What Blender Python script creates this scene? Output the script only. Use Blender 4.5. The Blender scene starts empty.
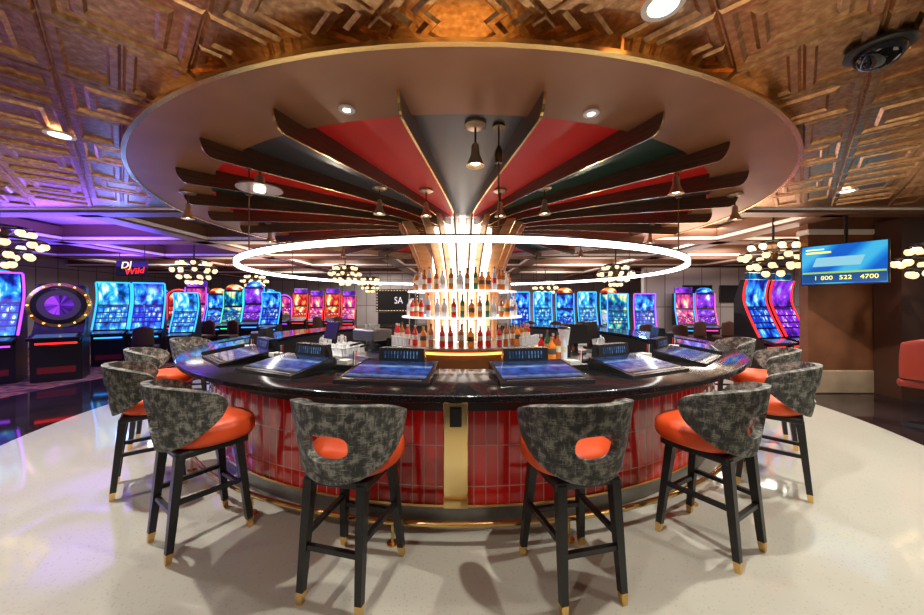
import bpy, bmesh, math, random
from math import sin, cos, pi, radians, sqrt
from mathutils import Vector
random.seed(4)
D = 6.2            # bar centre distance
CX, CY = 0.0, D
scene = bpy.context.scene
COL = scene.collection

# ------------------------------------------------------------ materials
def M(name, base, rough=.5, metal=0., emit=None, es=0., coat=0., trans=0., spec=None):
    m = bpy.data.materials.new(name); m.use_nodes = True
    b = m.node_tree.nodes['Principled BSDF']
    b.inputs['Base Color'].default_value = (*base, 1)
    b.inputs['Roughness'].default_value = rough
    b.inputs['Metallic'].default_value = metal
    b.inputs['Coat Weight'].default_value = coat
    b.inputs['Transmission Weight'].default_value = trans
    if spec is not None: b.inputs['Specular IOR Level'].default_value = spec
    if emit:
        b.inputs['Emission Color'].default_value = (*emit, 1)
        b.inputs['Emission Strength'].default_value = es
    return m
def N(m, t, **kw):
    n = m.node_tree.nodes.new(t)
    for k, v in kw.items():
        if hasattr(n, k): setattr(n, k, v)
        else: n.inputs[k].default_value = v
    return n
def L(m, a, b): m.node_tree.links.new(a, b)
def B(m): return m.node_tree.nodes['Principled BSDF']
def ramp(m, fac, stops, const=False):
    r = N(m, 'ShaderNodeValToRGB')
    if const: r.color_ramp.interpolation = 'CONSTANT'
    e = r.color_ramp.elements
    while len(e) < len(stops): e.new(.5)
    for i, (p, c) in enumerate(stops):
        e[i].position = p; e[i].color = (*c, 1)
    L(m, fac, r.inputs[0]); return r.outputs[0]
def noisy(m, stops, scale=8, detail=4, coord='Object', stretch=(1, 1, 1), bump=0., dist=0.):
    tc = N(m, 'ShaderNodeTexCoord'); mp = N(m, 'ShaderNodeMapping')
    mp.inputs['Scale'].default_value = stretch
    L(m, tc.outputs[coord], mp.inputs[0])
    n = N(m, 'ShaderNodeTexNoise'); n.inputs['Scale'].default_value = scale
    n.inputs['Detail'].default_value = detail; n.inputs['Distortion'].default_value = dist
    L(m, mp.outputs[0], n.inputs[0])
    c = ramp(m, n.outputs[0], stops)
    L(m, c, B(m).inputs['Base Color'])
    if bump:
        bp = N(m, 'ShaderNodeBump'); bp.inputs['Strength'].default_value = bump
        bp.inputs['Distance'].default_value = .02
        L(m, n.outputs[0], bp.inputs['Height']); L(m, bp.outputs[0], B(m).inputs['Normal'])
    return m

gold_tin = noisy(M('gold_tin', (.5, .3, .12), .3, 1.), [(.3, (.40, .20, .085)), (.5, (.55, .30, .135)), (.72, (.74, .46, .23))], 26, 4, bump=.14)
gold_mirror = noisy(M('gold_mirror', (.7, .4, .12), .1, 1.), [(.35, (.45, .24, .07)), (.65, (.85, .5, .18))], 3, 2, bump=.25, dist=.5)
brass = M('brass', (.83, .55, .2), .25, 1.)
brass_brush = noisy(M('polished_brass', (.8, .55, .2), .16, 1.), [(.3, (.92, .64, .24)), (.7, (1, .76, .36))], 2, 2)
bronze_disc = noisy(M('bronze_paint', (.3, .14, .06), .4, .2), [(.3, (.31, .13, .05)), (.7, (.38, .17, .07))], 2, 2)
wood_fin = noisy(M('wood_fin', (.2, .08, .03), .32, 0., coat=.3), [(.3, (.05, .018, .008)), (.7, (.11, .04, .016))], 4, 5, stretch=(1, 1, 12))
rib_gold = noisy(M('bronze_rib', (.8, .5, .28), .3, .7), [(.3, (.60, .33, .15)), (.7, (.80, .50, .26))], 3, 3, stretch=(1, 1, 6))
red_panel = M('red_panel', (.82, .022, .014), .45)
black_panel = M('charcoal_panel', (.07, .07, .075), .35)
green_panel = M('dark_green_panel', (.015, .05, .028), .4)
col_light = M('column_light', (.9, .85, .8), .5, emit=(1., .74, .5), es=2.8)
tcn = N(col_light, 'ShaderNodeTexCoord'); wv = N(col_light, 'ShaderNodeTexBrick')
wv.inputs['Scale'].default_value = 1; wv.inputs['Brick Width'].default_value = .11; wv.inputs['Row Height'].default_value = .34
wv.inputs['Mortar Size'].default_value = .009
wv.inputs['Color1'].default_value = (1, .95, .90, 1); wv.inputs['Color2'].default_value = (1, .90, .80, 1); wv.inputs['Mortar'].default_value = (.40, .26, .15, 1)
L(col_light, tcn.outputs['UV'], wv.inputs[0]); L(col_light, wv.outputs[0], B(col_light).inputs['Emission Color'])
granite = M('black_granite', (.012, .012, .014), .12, spec=.5)
noisy(granite, [(.55, (.010, .010, .012)), (.72, (.06, .055, .055))], 90, 3)
black_mat = M('black_lacquer', (.012, .012, .013), .35)
black_wood = M('black_wood', (.014, .013, .014), .4)
dark_grey = M('dark_grey_metal', (.05, .05, .055), .35, .6)
steel = noisy(M('brushed_steel', (.5, .5, .52), .35, .9), [(.3, (.30, .30, .30)), (.7, (.46, .46, .46))], 5, 3, stretch=(1, 1, 20))
kick = noisy(M('kick_steel', (.2, .2, .2), .35, .8), [(.3, (.22, .21, .20)), (.7, (.34, .33, .31))], 5, 3)
white_trim = M('white_trim', (.85, .82, .78), .5)
beige = noisy(M('beige_stone', (.5, .38, .25), .5), [(.3, (.42, .3, .19)), (.7, (.58, .45, .31))], 3, 4)
# tiles
tile = M('red_tile', (.5, .02, .02), .12, coat=.7)
tcn = N(tile, 'ShaderNodeTexCoord'); bk = N(tile, 'ShaderNodeTexBrick'); bk.offset = 0
for k, v in (('Scale', 1.), ('Brick Width', .088), ('Row Height', .3), ('Mortar Size', .0035), ('Bias', 0.)): bk.inputs[k].default_value = v
bk.inputs['Color1'].default_value = (.85, .016, .016, 1); bk.inputs['Color2'].default_value = (.50, .008, .010, 1); bk.inputs['Mortar'].default_value = (.62, .34, .30, 1)
L(tile, tcn.outputs['UV'], bk.inputs[0]); L(tile, bk.outputs[0], B(tile).inputs['Base Color'])
bp = N(tile, 'ShaderNodeBump'); bp.invert = True; bp.inputs['Strength'].default_value = .5; bp.inputs['Distance'].default_value = .004
L(tile, bk.outputs['Fac'], bp.inputs['Height']); L(tile, bp.outputs[0], B(tile).inputs['Normal'])
# stool fabric
fabric = M('mottled_fabric', (.1, .1, .1), .75)
tcn = N(fabric, 'ShaderNodeTexCoord')
outs = []
for st in ((120, 120, 18), (24, 24, 130)):
    mp = N(fabric, 'ShaderNodeMapping'); mp.inputs['Scale'].default_value = st
    L(fabric, tcn.outputs['Object'], mp.inputs[0])
    n = N(fabric, 'ShaderNodeTexNoise'); n.inputs['Scale'].default_value = 1.0; n.inputs['Detail'].default_value = 3
    L(fabric, mp.outputs[0], n.inputs[0]); outs.append(n.outputs[0])
n3 = N(fabric, 'ShaderNodeTexNoise'); n3.inputs['Scale'].default_value = 20; n3.inputs['Detail'].default_value = 2
L(fabric, tcn.outputs['Object'], n3.inputs[0])
mx = N(fabric, 'ShaderNodeMath', operation='MAXIMUM'); L(fabric, outs[0], mx.inputs[0]); L(fabric, outs[1], mx.inputs[1])
ml = N(fabric, 'ShaderNodeMath', operation='MULTIPLY'); L(fabric, mx.outputs[0], ml.inputs[0]); L(fabric, n3.outputs[0], ml.inputs[1])
c = ramp(fabric, ml.outputs[0], [(.21, (.045, .046, .043)), (.28, (.12, .12, .105)), (.37, (.30, .30, .26))])
L(fabric, c, B(fabric).inputs['Base Color'])
orange = noisy(M('orange_leather', (.7, .08, .02), .42), [(.3, (.80, .08, .015)), (.7, (.92, .12, .03))], 6, 3)
# floor
fl = M('floor_mix', (.8, .75, .65), .2)
tcn = N(fl, 'ShaderNodeTexCoord')
vs = N(fl, 'ShaderNodeVectorMath', operation='DISTANCE'); L(fl, tcn.outputs['Object'], vs.inputs[0]); vs.inputs[1].default_value = (CX, CY, 0)
vo = N(fl, 'ShaderNodeTexVoronoi'); vo.inputs['Scale'].default_value = 42; L(fl, tcn.outputs['Object'], vo.inputs[0])
nz = N(fl, 'ShaderNodeTexNoise'); nz.inputs['Scale'].default_value = 1.2; L(fl, tcn.outputs['Object'], nz.inputs[0])
terr = ramp(fl, vo.outputs['Distance'], [(.0, (.33, .315, .25)), (.16, (.49, .475, .405)), (.3, (.545, .53, .46))])
marb = ramp(fl, nz.outputs[0], [(.3, (.012, .008, .01)), (.7, (.045, .028, .03))])
vc = N(fl, 'ShaderNodeTexVoronoi'); vc.inputs['Scale'].default_value = 2.2; L(fl, tcn.outputs['Object'], vc.inputs[0])
carp = ramp(fl, vc.outputs['Distance'], [(.1, (.45, .13, .05)), (.25, (.1, .02, .015)), (.4, (.36, .16, .07)), (.6, (.06, .02, .015))])
def gt(v):
    g = N(fl, 'ShaderNodeMath', operation='GREATER_THAN'); g.inputs[1].default_value = v
    L(fl, vs.outputs['Value'], g.inputs[0]); return g.outputs[0]
g1, g2 = gt(5.8), gt(8.0)
m1 = N(fl, 'ShaderNodeMix', data_type='RGBA'); L(fl, g1, m1.inputs[0]); L(fl, terr, m1.inputs[6]); L(fl, marb, m1.inputs[7])
m2 = N(fl, 'ShaderNodeMix', data_type='RGBA'); L(fl, g2, m2.inputs[0]); L(fl, m1.outputs[2], m2.inputs[6]); L(fl, carp, m2.inputs[7])
L(fl, m2.outputs[2], B(fl).inputs['Base Color'])
mr = N(fl, 'ShaderNodeMapRange'); L(fl, g2, mr.inputs[0]); mr.inputs[3].default_value = .06; mr.inputs[4].default_value = .85
L(fl, mr.outputs[0], B(fl).inputs['Roughness'])
# walls
def panel_mat(name, c1, c2, mortar, w, h, rough=.5):
    m = M(name, c1, rough); t = N(m, 'ShaderNodeTexCoord'); k = N(m, 'ShaderNodeTexBrick'); k.offset = 0
    k.inputs['Scale'].default_value = 1; k.inputs['Brick Width'].default_value = w; k.inputs['Row Height'].default_value = h; k.inputs['Mortar Size'].default_value = .02
    k.inputs['Color1'].default_value = (*c1, 1); k.inputs['Color2'].default_value = (*c2, 1); k.inputs['Mortar'].default_value = (*mortar, 1)
    L(m, t.outputs['UV'], k.inputs[0]); L(m, k.outputs[0], B(m).inputs['Base Color']); return m
wall_grey = panel_mat('grey_panel_wall', (.40, .38, .39), (.32, .30, .31), (.16, .13, .12), .7, 1.5)
wall_brown = noisy(M('brown_wall', (.16, .06, .03), .5), [(.3, (.17, .06, .027)), (.7, (.24, .095, .04))], 3, 4)
ceil_mat = noisy(M('coffer_paint', (.2, .11, .07), .6), [(.3, (.38, .29, .24)), (.7, (.44, .34, .28))], 2, 2)
beam_mat = M('beam_brown', (.15, .07, .04), .4)
led = M('led_white', (1, 1, 1), .5, emit=(1., .93, .85), es=8)
lamp_white = M('lamp_white', (1, 1, 1), .5, emit=(1., .85, .65), es=10)
globe_mat = M('globe_glass', (1, .9, .8), .3, emit=(1., .66, .32), es=1.5)
glass_edge = M('shelf_glass', (.9, .85, .8), .15, emit=(1., .95, .88), es=1.1)

# ------------------------------------------------------------ mesh helpers
def raw(name, verts, faces, mats, parent=None, uvs=None, fm=None, smooth=False, loc=None, rot=None):
    me = bpy.data.meshes.new(name); me.from_pydata([tuple(v) for v in verts], [], faces)
    for m in (mats if isinstance(mats, (list, tuple)) else [mats]): me.materials.append(m)
    if fm:
        for p, i in zip(me.polygons, fm): p.material_index = i
    if uvs:
        ul = me.uv_layers.new()
        for p in me.polygons:
            for li in p.loop_indices: ul.data[li].uv = uvs[me.loops[li].vertex_index]
    if smooth:
        for p in me.polygons: p.use_smooth = True
    me.update()
    o = bpy.data.objects.new(name, me); COL.objects.link(o)
    if parent: o.parent = parent
    if loc: o.location = loc
    if rot: o.rotation_euler = rot
    return o
def fixn(o):
    bm = bmesh.new(); bm.from_mesh(o.data); bmesh.ops.recalc_face_normals(bm, faces=bm.faces); bm.to_mesh(o.data); bm.free(); return o
def grid(name, fn, nu, nv, mats, uvfn=None, closed=False, smooth=True, parent=None, loc=None, rot=None, drop=None, fmfn=None):
    vs, uv = [], []
    for j in range(nv + 1):
        for i in range(nu + 1):
            u, v = i / nu, j / nv
            vs.append(fn(u, v)); uv.append(uvfn(u, v) if uvfn else (u, v))
    fs, fm = [], []
    for j in range(nv):
        for i in range(nu):
            if drop and drop(i, j): continue
            a = j * (nu + 1) + i
            fs.append((a, a + 1, a + nu + 2, a + nu + 1))
            fm.append(fmfn(i, j) if fmfn else 0)
    return raw(name, vs, fs, mats, parent, uv, fm, smooth, loc, rot)
def lathe(name, prof, segs, mats, parent=None, loc=None, a0=0, a1=2 * pi, fm=None, smooth=True, closedprof=True, auto=True):
    """prof list of (r,z); angle phi measured from -Y"""
    P = list(prof)
    if closedprof: P = P + [P[0]]
    vs, uv, fs, fmm = [], [], [], []
    n = len(P); R = max(p[0] for p in P)
    for i in range(segs + 1):
        a = a0 + (a1 - a0) * i / segs
        for j, (r, z) in enumerate(P):
            vs.append((r * sin(a), -r * cos(a), z)); uv.append((a * R, z))
    for i in range(segs):
        for j in range(n - 1):
            a = i * n + j
            fs.append((a, a + n, a + n + 1, a + 1)); fmm.append(fm[j] if fm else 0)
    o = raw(name, vs, fs, mats, parent, uv, fmm, smooth, loc)
    bm = bmesh.new(); bm.from_mesh(o.data)
    bmesh.ops.remove_doubles(bm, verts=bm.verts, dist=1e-5)
    bmesh.ops.recalc_face_normals(bm, faces=bm.faces)
    bm.to_mesh(o.data); bm.free()
    if smooth and auto:
        try: o.data.set_sharp_from_angle(angle=radians(35))
        except Exception: pass
    return o
def box(name, dim, loc, mat, parent=None, rot=None, bev=0.):
    bm = bmesh.new(); bmesh.ops.create_cube(bm, size=1)
    bmesh.ops.scale(bm, vec=dim, verts=bm.verts)
    if bev: bmesh.ops.bevel(bm, geom=bm.edges[:], offset=bev, segments=2, affect='EDGES', profile=.5)
    ul = bm.loops.layers.uv.new()
    for f in bm.faces:
        nn = f.normal
        for l in f.loops:
            c = l.vert.co
            l[ul].uv = (c.x + loc[0], c.z + loc[2]) if abs(nn.y) > .5 else ((c.y + loc[1], c.z + loc[2]) if abs(nn.x) > .5 else (c.x, c.y))
    me = bpy.data.meshes.new(name); bm.to_mesh(me); bm.free(); me.materials.append(mat)
    o = bpy.data.objects.new(name, me); COL.objects.link(o); o.location = loc
    if rot: o.rotation_euler = rot
    if parent: o.parent = parent
    return o
def beam(name, p0, p1, w0, w1, mat, parent=None):
    """tapered square bar from p0 to p1"""
    p0, p1 = Vector(p0), Vector(p1); d = (p1 - p0).normalized()
    up = Vector((0, 0, 1)) if abs(d.z) < .9 else Vector((0, 1, 0))
    x = d.cross(up).normalized(); y = x.cross(d).normalized()
    vs = []
    for p, w in ((p0, w0), (p1, w1)):
        for s, t in ((-1, -1), (1, -1), (1, 1), (-1, 1)): vs.append(p + x * s * w + y * t * w)
    o = raw(name, vs, [(3, 2, 1, 0), (4, 5, 6, 7), (0, 1, 5, 4), (1, 2, 6, 5), (2, 3, 7, 6), (3, 0, 4, 7)], mat, parent)
    return fixn(o)
def tube(name, pts, r, mat, parent=None, closed=False, seg=8):
    cu = bpy.data.curves.new(name, 'CURVE'); cu.dimensions = '3D'; cu.bevel_depth = r; cu.bevel_resolution = 2; cu.use_fill_caps = True
    sp = cu.splines.new('POLY'); sp.points.add(len(pts) - 1)
    for i, p in enumerate(pts): sp.points[i].co = (*p, 1)
    sp.use_cyclic_u = closed
    t = bpy.data.objects.new('tmp', cu); COL.objects.link(t)
    me = bpy.data.meshes.new_from_object(t.evaluated_get(bpy.context.evaluated_depsgraph_get()))
    bpy.data.objects.remove(t); me.materials.clear(); me.materials.append(mat)
    for p in me.polygons: p.use_smooth = True
    o = bpy.data.objects.new(name, me); COL.objects.link(o)
    if parent: o.parent = parent
    return o
def text(name, body, size, mat, loc, rot, parent=None, ext=.003, sx=1., shear=0.):
    cu = bpy.data.curves.new(name, 'FONT'); cu.body = body; cu.size = size; cu.extrude = ext; cu.align_x = 'CENTER'; cu.align_y = 'CENTER'; cu.shear = shear
    t = bpy.data.objects.new('tmp', cu); COL.objects.link(t)
    me = bpy.data.meshes.new_from_object(t.evaluated_get(bpy.context.evaluated_depsgraph_get()))
    bpy.data.objects.remove(t); me.materials.clear(); me.materials.append(mat)
    o = bpy.data.objects.new(name, me); COL.objects.link(o); o.location = loc; o.rotation_euler = rot; o.scale = (sx, 1, 1)
    if parent: o.parent = parent
    return o
def ball(name, r, mat, parent, loc, ico=True):
    bm = bmesh.new()
    if ico: bmesh.ops.create_icosphere(bm, subdivisions=1, radius=r)
    else: bmesh.ops.create_uvsphere(bm, u_segments=14, v_segments=8, radius=r)
    me = bpy.data.meshes.new(name); bm.to_mesh(me); bm.free(); me.materials.append(mat)
    for pl in me.polygons: pl.use_smooth = True
    g = bpy.data.objects.new(name, me); COL.objects.link(g); g.parent = parent; g.location = loc
    return g
def thing(name, label, cat, loc=(0, 0, 0), rz=0., group=None):
    e = bpy.data.objects.new(name, None); e.empty_display_size = .1; COL.objects.link(e)
    e.location = loc; e.rotation_euler = (0, 0, rz); e['label'] = label; e['category'] = cat
    if group: e['group'] = group
    return e
def tag(o, label, cat, group=None):
    o['label'] = label; o['category'] = cat
    if group: o['group'] = group
    return o
def copy_thing(root, loc, rz, label=None):
    kids = {}
    for o in bpy.data.objects:
        if o.parent: kids.setdefault(o.parent.name, []).append(o)
    def rec(o, par):
        c = o.copy(); COL.objects.link(c)
        if par: c.parent = par
        for k in kids.get(o.name, []): rec(k, c)
        return c
    r = rec(root, None); r.location = loc; r.rotation_euler = (0, 0, rz)
    if label: r['label'] = label
    return r
def struct(o): o['kind'] = 'structure'; return o
def ringpos(r, deg, z=0): a = radians(deg); return (CX + r * sin(a), CY - r * cos(a), z)

# ------------------------------------------------------------ room shell
f = raw('floor', [(-16, -5, 0), (14, -5, 0), (14, 20, 0), (-16, 20, 0)], [(0, 1, 2, 3)], fl); struct(f)
# gold pressed tin ceiling with relief
ZC = 3.16
verts = [(-9.5, -4, ZC), (9.5, -4, ZC), (9.5, 5.45, ZC), (-9.5, 5.45, ZC)]; faces = [(0, 3, 2, 1)]
S = .62
c45 = cos(pi / 4)
def addloop(cx, cy, levels):
    b = len(verts)
    for h, z in levels:
        for s, t in ((-1, -1), (1, -1), (1, 1), (-1, 1)):
            lx, ly = cx + s * h[0], cy + t * h[1]
            verts.append(((lx - ly) * c45, (lx + ly) * c45, ZC + z))
    for k in range(len(levels) - 1):
        for q in range(4):
            a = b + k * 4 + q; a2 = b + k * 4 + (q + 1) % 4
            faces.append((a, a + 4, a2 + 4, a2))
    e = b + (len(levels) - 1) * 4
    faces.append((e + 3, e + 2, e + 1, e))
for i in range(-24, 25):
    for j in range(-24, 25):
        lx, ly = i * S, j * S
        wx, wy = (lx - ly) * c45, (lx + ly) * c45
        if not (-9.2 < wx < 9.2 and -1.5 < wy < 5.2): continue
        if sqrt((wx - CX) ** 2 + (wy - CY) ** 2) < 4.0: continue
        h = S / 2
        if (i + j) % 2 == 0:
            addloop(lx, ly, [((h - .004, h - .004), 0), ((h - .018, h - .018), -.022), ((h - .055, h - .055), -.022), ((h - .075, h - .075), -.001), ((h - .12, h - .12), -.001), ((h - .14, h - .14), -.018), ((h - .17, h - .17), -.018), ((h - .185, h - .185), -.004)])
        else:
            vert = (i % 2 == 0)
            for k in (-1, 1):
                off = k * S / 4
                hx, hy = (S / 4 - .004, h - .004) if vert else (h - .004, S / 4 - .004)
                ox, oy = (off, 0) if vert else (0, off)
                addloop(lx + ox, ly + oy, [((hx, hy), 0), ((hx - .015, hy - .015), -.022), ((hx - .05, hy - .05), -.022), ((hx - .065, hy - .065), -.001)])
c1 = raw('ceiling', verts, faces, gold_tin); struct(c1)
c2 = raw('ceiling', [(-16, 5.4, 3.5), (14, 5.4, 3.5), (14, 20, 3.5), (-16, 20, 3.5)], [(0, 3, 2, 1)], ceil_mat); struct(c2)
struct(box('wall_back', (30, .2, 3.5), (-1, 20, 1.75), wall_grey))
struct(box('wall_left', (.2, 15, 3.5), (-15.9, 12.5, 1.75), wall_grey))
struct(box('wall_right', (.2, 15, 3.5), (13.6, 12.5, 1.75), wall_grey))
struct(box('wall_partition', (6.6, .2, 3.0), (10.2, 13, 1.5), wall_grey))
struct(box('wall_pier', (3.2, .16, 3.5), (7.93, 6.3, 1.75), wall_brown))
struct(box('baseboard_pier', (3.26, .22, .42), (7.93, 6.3, .21), beige, bev=.02))
struct(box('trim_1', (3.26, .24, .1), (7.93, 6.3, 2.95), white_trim, bev=.02))
struct(box('wall_column', (.5, .4, 3.1), (7.75, 6.0, 1.55), M('column_brown', (.075, .03, .018), .4)))
# coffer beams
k = 2
def cbeam(dim, loc):
    global k
    struct(box('trim_%d' % k, dim, loc, beam_mat)); k += 1
    d2 = (dim[0] + .12, dim[1] + .12, .06)
    struct(box('trim_%d' % k, d2, (loc[0], loc[1], loc[2] - dim[2] / 2 + .07), white_trim, bev=.015)); k += 1
for sx in (-1, 1):
    x0, x1 = (-15.8, -4.5) if sx < 0 else (4.5, 13.4)
    cx, w = (x0 + x1) / 2, (x1 - x0)
    cbeam((w, .3, .4), (cx, 5.6, 3.3))
    cbeam((w, .4, .4), (cx, 8.2, 3.3))
for yy in (11.0, 13.8, 17): cbeam((29, .5, .4), (-1.2, yy, 3.3))
for xx in (-13, -9.6, -6.2, 6.2, 9.8): cbeam((.4, 14, .34), (xx, 12.6, 3.27))
for xx in (-2.5, 2.5): cbeam((.4, 8.5, .34), (xx, 15.2, 3.27))

# ------------------------------------------------------------ canopy
can = thing('ceiling_canopy', 'round bronze dropped canopy with wooden fins and red and black panels', 'ceiling canopy', (CX, CY, 0))
ZD = 3.05; ZP = ZD + .05
lathe('canopy_rim', [(4.36, ZD), (4.36, ZD + .1), (3.72, ZD + .1), (3.68, ZD)], 128, bronze_disc, can)
lathe('mirrored_fascia', [(4.362, ZD + .015), (4.385, ZD + .015), (4.385, ZC + .02), (4.362, ZC + .02)], 128, gold_mirror, can)
lathe('gold_bead', [(4.36, ZD - .012), (4.395, ZD - .012), (4.395, ZD + .015), (4.36, ZD + .015)], 128, brass, can)
NF = 26; STEP = 360 / NF
# smooth blade: quick sweep down from the disc then a long straight taper to the column
arc = [(4.0, ZD - .002)]
for q in range(1, 9):
    a_ = q / 8 * pi / 2
    arc.append((4.0 - .10 * (1 - cos(a_)), ZD - .002 - .143 * sin(a_)))
arc += [(3.6, ZD - .135), (3.2, ZD - .115), (2.8, ZD - .097), (2.4, ZD - .08), (2.0, ZD - .066), (1.6, ZD - .06), (1.3, ZD - .065), (1.0, ZD - .085), (.8, ZD - .12)]
ne = len(arc)
arc += [(.55, ZD - .1), (.55, ZP + .04), (3.66, ZP + .04), (3.66, ZD - .002)]
t = .010
V = [(-t, -r, z) for r, z in arc] + [(t, -r, z) for r, z in arc]
n = len(arc)
F = [tuple(range(n))[::-1], tuple(range(n, 2 * n))] + [(i, (i + 1) % n, n + (i + 1) % n, n + i) for i in range(n)]
fm = [0, 0] + [1 if i < ne else 0 for i in range(n)]
fin = raw('wooden_fin', V, F, [wood_fin, brass], can, fm=fm); fixn(fin)
fin.rotation_euler = (0, 0, radians(-6))
for i in range(1, NF):
    c = fin.copy(); COL.objects.link(c); c.parent = can; c.rotation_euler = (0, 0, radians(-6 + i * STEP))
for i in range(NF):
    a0, a1 = radians(-6 + i * STEP), radians(-6 + (i + 1) * STEP)
    def fn(u, v, a0=a0, a1=a1):
        a = a0 + (a1 - a0) * u; r = .5 + 3.22 * v
        return (r * sin(a), -r * cos(a), ZP)
    mt = red_panel if i % 2 else (green_panel if i % 4 == 2 else black_panel)
    grid('ceiling_panel', fn, 6, 4, mt, parent=can)
# tower
tow = thing('bar_tower', 'glowing central column with flared ribs and round bottle shelves', 'bar column', (CX, CY, 0))
CR = .54
lathe('column_core', [(CR, .95), (CR, 3.09)], 64, col_light, tow, closedprof=False)
rarc = [(1.15, ZD - .04), (1.05, ZD - .20), (.94, ZD - .42), (.83, ZD - .68), (.74, ZD - .95), (.67, ZD - 1.25), (.64, ZD - 1.5), (.63, 1.02), (CR + .01, 1.02), (CR + .01, 2.0), (.60, 2.30), (.70, 2.60), (.85, 2.86), (.98, 3.03)]
t = .013; n = len(rarc)
V = [(-t, -r, z) for r, z in rarc] + [(t, -r, z) for r, z in rarc]
F = [tuple(range(n))[::-1], tuple(range(n, 2 * n))] + [(i, (i + 1) % n, n + (i + 1) % n, n + i) for i in range(n)]
rib = fixn(raw('flared_rib', V, F, rib_gold, tow)); rib.rotation_euler = (0, 0, radians(-6))
for i in range(1, NF):
    if i % 4 == 3: continue
    c = rib.copy(); COL.objects.link(c); c.parent = tow; c.rotation_euler = (0, 0, radians(-6 + i * STEP))
for z, R in ((1.84, .98), (1.40, 1.08)):
    lathe('bottle_shelf', [(.68, z), (R, z), (R, z + .02), (.68, z + .02)], 64, glass_edge, tow)
for i in range(13):
    a = radians(-6 + STEP / 2 + i * 2 * STEP)
    tube('shelf_post', [(.95 * sin(a), -.95 * cos(a), 1.0), (.95 * sin(a), -.95 * cos(a), 1.98)], .008, steel, tow)
lathe('back_bar_top', [(.3, .97), (1.42, .97), (1.44, .985), (1.42, 1.0), (.3, 1.0)], 64, steel, tow)
lathe('back_bar_cabinet', [(.3, 0), (1.32, 0), (1.32, .97), (.3, .97)], 48, M('copper_cabinet', (.4, .16, .06), .35, .5), tow)
lathe('back_bar_light', [(1.325, .9), (1.35, .9), (1.35, .93), (1.325, .93)], 48, M('amber_led', (1, .5, .2), .5, emit=(1, .35, .08), es=4), tow)
# bottles
def bottle(name, h, r, body, cap, lab, neck=.35):
    return lathe(name, [(0, 0), (r * .9, 0), (r, .01), (r, h * (1 - neck) * .45), (r * 1.005, h * (1 - neck) * .45), (r * 1.005, h * (1 - neck) * .8), (r, h * (1 - neck) * .8), (r, h * (1 - neck)), (r * .38, h * (1 - neck) + .045), (r * .34, h - .03), (r * .42, h - .03), (r * .42, h), (0, h)], 12, [body, cap, M(name + '_label', lab, .5)], closedprof=False,
              fm=[0, 0, 0, 0, 2, 0, 0, 0, 0, 1, 1, 1])
bcols = [((.75, .8, .85), (.8, .8, .8), (.8, .75, .6)), ((.42, .12, .02), (.1, .1, .1), (.85, .8, .65)), ((.04, .16, .06), (.6, .1, .05), (.85, .7, .2)), ((.9, .9, .95), (.1, .2, .6), (.1, .15, .4)), ((.85, .25, .03), (.7, .5, .2), (.1, .1, .1)), ((.5, .6, .7), (.6, .02, .02), (.7, .05, .05)), ((.65, .02, .015), (.8, .8, .7), (.9, .85, .7))]
kinds = ['clear', 'amber', 'green', 'frosted', 'orange', 'pale blue', 'red']
btl = []
for i, (a, b, lb) in enumerate(bcols):
    btl.append(bottle('liquor_bottle', [.30, .34, .36, .33, .29, .38, .31][i], [.045, .04, .036, .042, .05, .037, .042][i], M('glass%d' % i, a, .12, emit=a, es=.16), M('cap%d' % i, b, .4), lb))  # bottle glass glows faintly in its own colour to look brighter
used = set()
def putb(idx, deg, r, z, grp):
    o = btl[idx]
    if idx in used:
        o = o.copy(); COL.objects.link(o)
    used.add(idx)
    o.location = ringpos(r, deg, z)
    tag(o, kinds[idx] + ' glass liquor bottle with paper label on the round shelf' if grp != 'back' else kinds[idx] + ' glass liquor bottle standing on the back bar', 'bottle', 'liquor bottles on the round shelves' if grp != 'back' else 'liquor bottles on the back bar')
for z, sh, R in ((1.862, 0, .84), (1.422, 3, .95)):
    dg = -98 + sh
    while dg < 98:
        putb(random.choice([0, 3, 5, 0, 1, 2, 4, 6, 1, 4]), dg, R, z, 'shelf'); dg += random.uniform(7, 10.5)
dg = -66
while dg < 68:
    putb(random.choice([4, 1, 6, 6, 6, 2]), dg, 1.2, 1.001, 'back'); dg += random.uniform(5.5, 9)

# ------------------------------------------------------------ bar
bar = thing('round_bar', 'large circular casino bar with black granite top and red tiled front', 'bar', (CX, CY, 0))
lathe('countertop', [(3.12, .995), (3.98, .995), (4.0, 1.005), (4.0, 1.04), (3.985, 1.05), (3.12, 1.05)], 160, granite, bar)
lathe('upper_apron', [(3.6, .86), (3.72, .86), (3.72, .995), (3.6, .995)], 128, black_mat, bar)
lathe('tile_front', [(3.6, .165), (3.70, .165), (3.70, .86), (3.6, .86)], 128, tile, bar)
lathe('kick_plate', [(3.5, 0), (3.66, 0), (3.66, .165), (3.5, .165)], 128, kick, bar)
lathe('brass_edge', [(3.7, .155), (3.715, .155), (3.715, .172), (3.7, .172)], 128, brass, bar)
lathe('inner_cabinet', [(3.15, 0), (3.5, 0), (3.5, .995), (3.15, .995)], 96, dark_grey, bar)
RR = 3.90; RZ = .15
pts = [(RR * sin(a * pi / 72), -RR * cos(a * pi / 72), RZ) for a in range(144)]
tube('foot_rail', pts, .02, brass, bar, closed=True)
for i in range(20):
    a = radians(i * 18 - 7)
    tube('rail_bracket', [(RR * sin(a), -RR * cos(a), RZ), (RR * sin(a), -RR * cos(a), .01)], .012, brass, bar)
    lathe('rail_foot', [(0, 0), (.04, 0), (.04, .01), (.015, .018), (0, .018)], 16, brass, bar, loc=(RR * sin(a), -RR * cos(a), 0), closedprof=False)
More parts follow.
